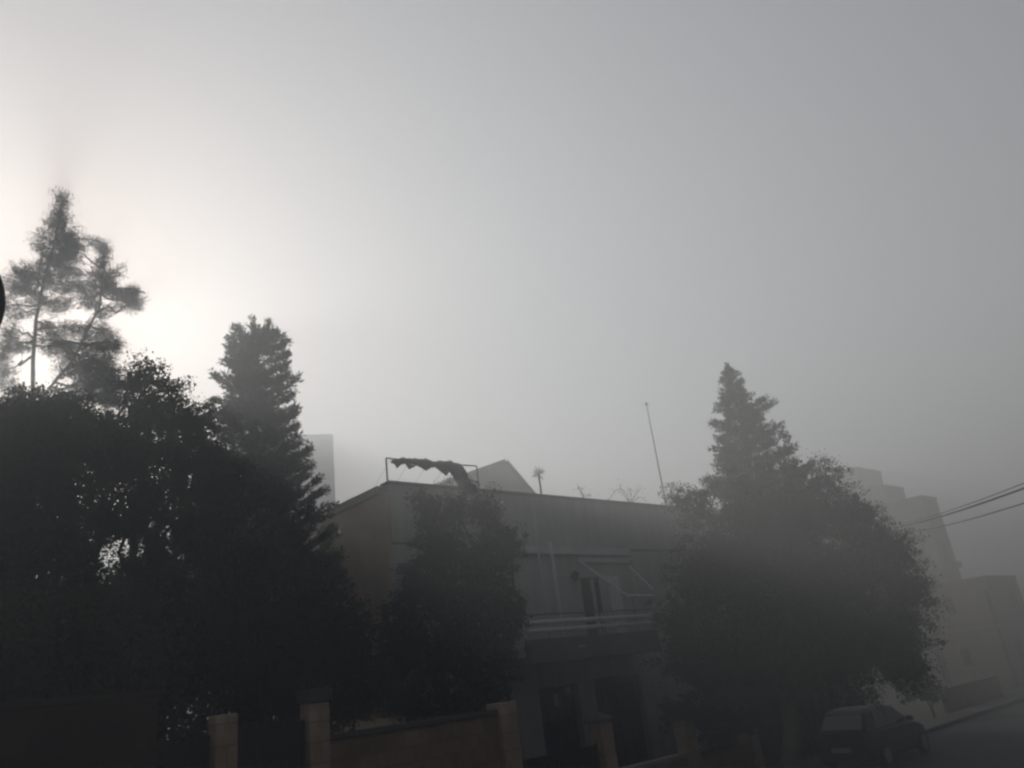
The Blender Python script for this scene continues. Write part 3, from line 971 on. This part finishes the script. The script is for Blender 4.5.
PY = 27.0
pb = at(38, 420, PY); pbase = np.array([pb[0] - .2, pb[1], G(TN(pb)[0])])
cl_ = [(62, 201, 6, 10, 1.6), (61, 216, 9, 9, 1.6), (63, 231, 13, 9, 1.5), (50, 222, 5, 4, .8), (68, 243, 13, 9, 1.7), (60, 256, 17, 9, 1.7), (72, 252, 9, 10, 1.4),
       (66, 268, 18, 9, 1.8), (45, 238, 7, 8, .8), (37, 246, 8, 7, .9), (50, 262, 12, 8, 1.0), (92, 241, 9, 4, 1.0), (101, 246, 6, 8, 1.0), (105, 256, 6, 8, 1.0),
       (98, 263, 6, 7, .8), (20, 272, 11, 10, 1.0), (34, 274, 13, 11, 1.2), (14, 287, 13, 10, 1.0), (28, 292, 14, 12, 1.1), (52, 282, 16, 10, 1.5), (74, 286, 15, 10, 1.3),
       (98, 275, 10, 9, 1.2), (108, 288, 13, 11, 1.5), (118, 272, 8, 4, .9), (124, 294, 12, 9, 1.5), (134, 292, 7, 6, 1.2), (128, 305, 11, 8, 1.4), (137, 303, 5, 5, 1.0),
       (8, 308, 12, 12, .9), (22, 312, 11, 9, .7), (44, 304, 14, 11, 1.1), (62, 303, 11, 9, .9), (88, 301, 14, 10, 1.1), (100, 312, 11, 9, 1.0),
       (12, 332, 10, 10, .9), (6, 348, 12, 14, 1.3), (20, 344, 9, 9, 1.0), (46, 326, 9, 8, .8), (52, 340, 14, 12, 1.5), (66, 350, 14, 12, 1.6), (72, 328, 10, 9, 1.0),
       (86, 330, 11, 10, .9), (92, 346, 12, 11, 1.3), (104, 333, 9, 11, 1.3), (110, 345, 10, 12, 1.6), (100, 362, 14, 13, 1.8), (82, 366, 15, 14, 1.8), (110, 378, 12, 14, 1.8),
       (92, 386, 18, 14, 2), (4, 372, 8, 14, 1.4), (64, 372, 9, 9, .7), (12, 392, 10, 8, .9), (112, 398, 14, 12, 2)]
wispy_pine('open_pine', 'tall open feathery pine with pale thin trunk against the bright fog at far left', pbase,
           [([(33, 395, PY), (33, 360, PY), (36, 320, PY), (44, 280, PY), (54, 245, PY), (62, 200, PY)], .09, True),
            ([(42, 398, PY), (56, 380, PY - .3), (72, 362, PY - .6), (84, 338, PY - .6), (100, 305, PY - .5), (104, 262, PY - .3)], .07, True),
            ([(38, 288, PY), (40, 262, PY + .3), (54, 240, PY)], .04, False)],
           cl_, M['needle'], rg, Y=PY)

# broad-leaved trees of the left garden
def gb(x, Y, y=600):
    p = at(x, y, Y)
    return np.array([p[0], p[1], G(TN(p)[0])])

broad_tree('garden_tree', 'dark dense broadleaf tree filling the lower left corner below the pine', 'tree', gb(58, 14.2),
           [(20, 440, 50, 42, 15), (75, 440, 45, 38, 15.3), (-20, 500, 50, 60, 14.5), (100, 520, 26, 24, 15), (84, 575, 24, 26, 14.6), (104, 606, 28, 20, 14.4), (38, 530, 34, 26, 14.8), (12, 478, 38, 38, 14.5), (66, 490, 36, 30, 15), (16, 560, 44, 40, 14.4), (20, 620, 50, 40, 14.2),
            (110, 462, 34, 36, 15), (66, 548, 26, 30, 14.3), (72, 640, 46, 40, 14), (-40, 590, 50, 70, 14.6), (10, 415, 30, 18, 15.2), (55, 410, 40, 16, 15.3), (40, 670, 60, 25, 14)],
           46, .062, 1.5, M['leaf'], .17, rg, clump=.4)
broad_tree('garden_tree', 'broadleaf tree with airy leafy top just left of the upright conifer', 'tree', gb(150, 15.3),
           [(150, 380, 25, 20, 16, .5), (132, 385, 16, 16, 16, .5), (170, 392, 16, 18, 16, .55), (150, 415, 40, 26, 16), (190, 425, 26, 24, 16), (130, 450, 36, 34, 15.8), (185, 465, 40, 38, 15.6), (225, 480, 32, 40, 15.4),
            (132, 528, 24, 20, 15.4), (148, 566, 26, 30, 15.2), (120, 585, 10, 22, 15.5), (145, 500, 40, 30, 15.4), (200, 530, 45, 40, 15.2), (240, 560, 45, 50, 15), (140, 600, 40, 32, 15), (190, 610, 55, 45, 14.8), (120, 640, 45, 36, 14.6), (170, 660, 50, 26, 14.6)],
           40, .062, 1.4, M['leaf2'], .15, rg, clump=.38)
broad_tree('garden_shrub', 'dark rounded shrub between the upright conifer and the house', 'shrub', gb(318, 15.6),
           [(318, 620, 46, 46, 16), (285, 640, 44, 44, 15.6), (345, 650, 34, 44, 16), (300, 680, 60, 30, 15.6), (240, 650, 45, 40, 15), (360, 690, 40, 30, 16.2)],
           42, .055, 1.0, M['leaf'], .08, rg, clump=.36)
broad_tree('house_front_bush', 'tall ragged dark bush hiding the left half of the house facade', 'shrub', W(1.3, 2.3, G(1.3)),
           [(430, 515, 17, 22, 19.2), (455, 510, 18, 20, 19.2), (485, 510, 18, 24, 19.3), (508, 545, 16, 28, 19.6), (440, 550, 34, 30, 19), (480, 560, 36, 34, 19), (420, 590, 34, 34, 18.8),
            (465, 610, 48, 42, 18.8), (505, 610, 22, 40, 19.2), (400, 640, 34, 34, 18.4), (440, 660, 50, 32, 18.3), (490, 660, 36, 34, 18.6), (385, 680, 30, 24, 18.2), (410, 702, 34, 18, 18.0), (450, 700, 36, 20, 18.1), (490, 692, 22, 18, 18.4), (350, 706, 26, 16, 17.0), (470, 488, 8, 8, 19.2), (420, 497, 6, 8, 19.2)],
           40, .055, 1.15, M['needle2'], .1, rg, clump=.3)
# big round tree at right
broad_tree('round_tree', 'large round dark broadleaf tree with a slanting trunk, right of the house', 'tree', W(*TN(at(772, 706, 20.8)), G(8)),
           [(745, 490, 32, 30, 23, .7), (790, 478, 30, 26, 23, .62), (828, 484, 26, 24, 23, .6), (700, 508, 26, 26, 22.5, .6), (686, 500, 16, 14, 23, .4), (855, 520, 26, 30, 22.6), (800, 520, 50, 34, 22), (750, 530, 46, 36, 21.6),
            (880, 555, 34, 32, 22.4), (905, 590, 24, 36, 22.4), (710, 570, 44, 42, 21.4), (770, 580, 60, 44, 20.8), (840, 580, 60, 46, 21), (690, 630, 36, 44, 21.4), (895, 640, 36, 34, 22),
            (740, 640, 56, 40, 20.6), (800, 640, 60, 40, 20.4), (850, 650, 56, 40, 20.8), (905, 672, 20, 18, 22), (700, 665, 40, 20, 21), (800, 672, 60, 16, 20.6), (725, 672, 46, 18, 20.8)],
           44, .062, 1.15, M['leaf'], .19, rg, clump=.42, bark='bark_pale', lean=at(792, 668, 21.2))
broad_tree('garden_shrub', 'low dark shrub behind the low wall under the round tree', 'shrub', W(7.6, 2.2, G(7.6)),
           [(715, 720, 30, 16, 22.4), (745, 722, 22, 12, 22.8), (680, 712, 26, 18, 22)], 36, .055, 1.1, M['leaf'], .05, rg, clump=.25)
broad_tree('garden_shrub', 'pale dry bush before the roadside wall left of the brown house', 'shrub', W(22.5, 3.4, G(22)),
           [(915, 690, 16, 10, 33), (932, 693, 14, 8, 33.5)], 30, .1, 1.0, M['leaf2'], .05, rg, clump=.3)

def hedge(label, t0, t1, n0, n1, z1, m, rng, size=.075):
    c = W((t0 + t1) / 2, (n0 + n1) / 2, G((t0 + t1) / 2))
    o = thing('hedge', label, 'hedge', c)
    V = []; tb = MB()
    L = t1 - t0
    k = int(L * (z1 - c[2]) * 105)
    t_ = rng.uniform(t0, t1, k); n_q = rng.uniform(n0, n1, k)
    top = z1 + .35 * np.sin(t_ * 2.1) + .2 * np.sin(t_ * 5.3 + n_q * 2)
    z_ = G(t_) + (top - G(t_)) * rng.random(k) ** 1.05
    per = 34
    cen = np.stack([CX + DX * t_ + NX * n_q, CY + DY * t_ + NY * n_q, z_], 1)
    p = np.repeat(cen, per, axis=0) + rng.normal(size=(k * per, 3)) * .17
    V.append(leaf_quads(p, size * 1.5, rng))
    for tt_ in np.arange(t0 + .3, t1, .7):
        nm = (n0 + n1) / 2
        tb.tube(wob(W(tt_, nm, G(tt_) - .1), W(tt_ + rng.normal() * .2, nm, z1 - .4), 4, .04, rng), [.05, .04, .03, .02, .01], 5)
    tb.build('stem', M['bark'], o)
    leaf_obj('foliage', np.concatenate(V), m, o)


hedge('tall hedge added to darken the space behind the left wall and gates under the garden trees', -15.5, -3.0, .6, 2.8, 5.0, M['leaf'], rg)  # added hedge, hides the bright fog so the lower left stays dark
hedge('dark hedge closing the garden under the large round tree, behind the parked car', 9.6, 17.5, 1.6, 3.3, 2.5, M['leaf'], rg)

# ------------------------------------------------------------------ parked car
cc = at(858, 703, 24.2)
ct, cn = TN(cc)
cn = max(cn, 6.1)
cz = float(G(ct))
car = thing('parked_car', 'dark small hatchback car parked under the round tree', 'car', W(ct, cn, cz))
CL = 3.9
def cf(s, n, z):     # s forwards along the street, n towards the street
    return W(ct - CL / 2 + s, cn + n, cz + z)
secs = [(0.0, .60, .42, .60), (.06, .74, .30, .86), (.35, .81, .22, .93), (.9, .83, .2, .95), (1.9, .84, .2, .94), (2.8, .83, .2, .92), (3.3, .80, .22, .84), (3.75, .70, .3, .70), (3.9, .55, .4, .58)]
m_ = MB()
ring = []
for s, hw, zl, zh in secs:
    i = len(m_.v)
    pr = [(-hw * .9, zl), (-hw, zl + .12), (-hw, (zl + zh) / 2), (-hw * .97, zh - .06), (-hw * .86, zh), (hw * .86, zh), (hw * .97, zh - .06), (hw, (zl + zh) / 2), (hw, zl + .12), (hw * .9, zl)]
    m_.v += [tuple(cf(s, n, z)) for n, z in pr]
    ring.append((i, len(pr)))
for (a, k), (b, _) in zip(ring[:-1], ring[1:]):
    for q in range(k):
        r = (q + 1) % k
        m_.f.append((a + q, b + q, b + r, a + r))
m_.f.append(tuple(range(ring[0][0], ring[0][0] + ring[0][1])))
m_.f.append(tuple(range(ring[-1][0] + ring[-1][1] - 1, ring[-1][0] - 1, -1)))
# cabin
cab = [(.22, .70, .90, .95), (.55, .64, .90, 1.36), (.8, .61, .90, 1.43), (1.6, .61, .90, 1.46), (2.1, .62, .90, 1.40), (2.95, .70, .88, .92)]
ring = []
for s, hw, zl, zh in cab:
    i = len(m_.v)
    hb = .74
    pr = [(-hb, zl), (-hw, max(zh - .06, zl + .01)), (-hw * .85, zh), (hw * .85, zh), (hw, max(zh - .06, zl + .01)), (hb, zl)]
    m_.v += [tuple(cf(s, n, z)) for n, z in pr]
    ring.append((i, len(pr)))
for (a, k), (b, _) in zip(ring[:-1], ring[1:]):
    for q in range(k - 1):
        m_.f.append((a + q, b + q, b + q + 1, a + q + 1))
m_.f.append(tuple(range(ring[0][0], ring[0][0] + 6)))
m_.f.append(tuple(range(ring[-1][0] + 5, ring[-1][0] - 1, -1)))
m_.build('body', M['carpaint'], car, smooth=False)
g_ = MB(); g_.quad(cf(.235, -.58, 1.0), cf(.235, .58, 1.0), cf(.505, .52, 1.33), cf(.505, -.52, 1.33)); o = g_.build('rear_window', M['glass'], car)
o.modifiers.new('solid', 'SOLIDIFY').thickness = .02
g_ = MB(); g_.quad(cf(2.90, .60, .97), cf(2.90, -.60, .97), cf(2.2, -.52, 1.38), cf(2.2, .52, 1.38)); o = g_.build('windscreen', M['glass'], car)
o.modifiers.new('solid', 'SOLIDIFY').thickness = .03
for sg in (-1, 1):
    for a, b, c, d in ((.65, 1.5, .85, 1.48), (1.56, 2.6, 1.56, 2.12)):
        g_ = MB(); g_.quad(cf(a, sg * .755, .96), cf(b, sg * .755, .96), cf(d, sg * .655, 1.34), cf(c, sg * .655, 1.34))
        o = g_.build('side_window', M['glass'], car); o.modifiers.new('solid', 'SOLIDIFY').thickness = .02
    MB().box(-.02, .12, sg * .62 - .09, sg * .62 + .09, .62, .84, cf).build('tail_light', M['redlamp'], car, .02)
    MB().box(3.72, 3.86, sg * .52 - .12, sg * .52 + .12, .56, .68, cf).build('headlight', M['glass'], car, .02)
    a, b = sorted((sg * .80, sg * .98))
    MB().box(2.45, 2.6, a, b, .95, 1.08, cf).build('wing_mirror', M['rim'], car, .03)
    for s in (.72, 3.12):
        c0 = cf(s, sg * .68, .3); c1 = cf(s, sg * .86, .3)
        ty = MB().tube([c0, c0 + (c1 - c0) * .1, c0 + (c1 - c0) * .9, c1], [.27, .3, .3, .27], 20).build('wheel', M['tyre'], car)
        MB().tube([c1 + (c1 - c0) * .01, c1 + (c1 - c0) * .06], [.19, .17], 16).build('rim', M['rim'], ty)
MB().box(-.05, -.01, -.26, .26, .48, .59, cf).build('number_plate', M['plate'], car)
MB().box(-.06, .1, -.68, .68, .30, .46, cf).build('bumper', M['tyre'], car, .04)

# ------------------------------------------------------------------ road sign close by at the left
dc = at(-105, 290, 3.2)
sg_ = thing('road_sign', 'dark round edge of a sign on a post, cut off by the left margin', 'road sign', (dc[0], dc[1], G(TN(dc)[0])))
rr_ = 77 / FPX * np.linalg.norm(dc - EYE) / 1.06
nv = EYE - dc; nv /= np.linalg.norm(nv)
nv[2] = 0; nv /= np.linalg.norm(nv)
MB().tube([dc - nv * .012, dc - nv * .006, dc + nv * .006, dc + nv * .012], [rr_ * .985, rr_, rr_, rr_ * .985], 64).build('disc', M['signback'], sg_)
pp_ = dc + nv * .06
MB().tube([[pp_[0], pp_[1], G(TN(dc)[0])], [pp_[0], pp_[1], dc[2] + rr_ * .9]], .03, 12).build('post', M['signback'], sg_)
MB().box(-.12, .12, -.02, .02, -.02, .02, lambda s, n, z: pp_ + np.array([-nv[1], nv[0], 0]) * s - nv * (.03 + n) + np.array([0, 0, z + .08])).build('bracket', M['signback'], sg_)

# ------------------------------------------------------------------ haze, sky, sun
HZ_TOP, HZ_DENS, HZ_G = 28.0, 0.029, 0.30
hz = MB().box(-330, 330, -330, 330, -1.2, HZ_TOP, lambda s, n, z: np.array([s, n + 20, z])).build('haze', None)
hz.data.materials.clear()
vm = bpy.data.materials.new('fog'); vm.use_nodes = True
nt = vm.node_tree; nt.nodes.remove(nt.nodes['Principled BSDF'])
pv = nt.nodes.new('ShaderNodeVolumePrincipled')
pv.inputs['Color'].default_value = (.955, .965, .925, 1)
pv.inputs['Density'].default_value = HZ_DENS
pv.inputs['Anisotropy'].default_value = HZ_G
nt.links.new(pv.outputs[0], nt.nodes['Material Output'].inputs['Volume'])
hz.data.materials.append(vm)
hz['kind'] = 'stuff'
hz['label'] = 'grey morning fog filling the street and fading the far houses'

EL, AZ = math.radians(24.0), math.radians(-33.5)
SD = Vector((math.sin(AZ) * math.cos(EL), math.cos(AZ) * math.cos(EL), math.sin(EL)))
sun = bpy.data.lights.new('sun', 'SUN')
sun.energy = 4.0
sun.angle = math.radians(7)
sun.color = (1.0, .995, .985)
so = bpy.data.objects.new('sun', sun); C.objects.link(so)
so.rotation_euler = SD.to_track_quat('Z', 'Y').to_euler()

w = bpy.data.worlds.new('World'); SC.world = w; w.use_nodes = True
nt = w.node_tree
sk = nt.nodes.new('ShaderNodeTexSky'); sk.sky_type = 'NISHITA'
sk.sun_disc = False
sk.sun_elevation = EL; sk.sun_rotation = AZ
sk.air_density = 0.25; sk.dust_density = 1.2; sk.ozone_density = 0.2
nt.links.new(sk.outputs[0], nt.nodes['Background'].inputs['Color'])
nt.nodes['Background'].inputs['Strength'].default_value = 0.05

SC.view_settings.view_transform = 'Standard'
SC.view_settings.look = 'None'
SC.view_settings.exposure = 1.34
SC.view_settings.gamma = 1
SC.cycles.use_denoising = True
SC.cycles.volume_bounces = 0
SC.cycles.max_bounces = 6
SC.cycles.filter_width = 2.4
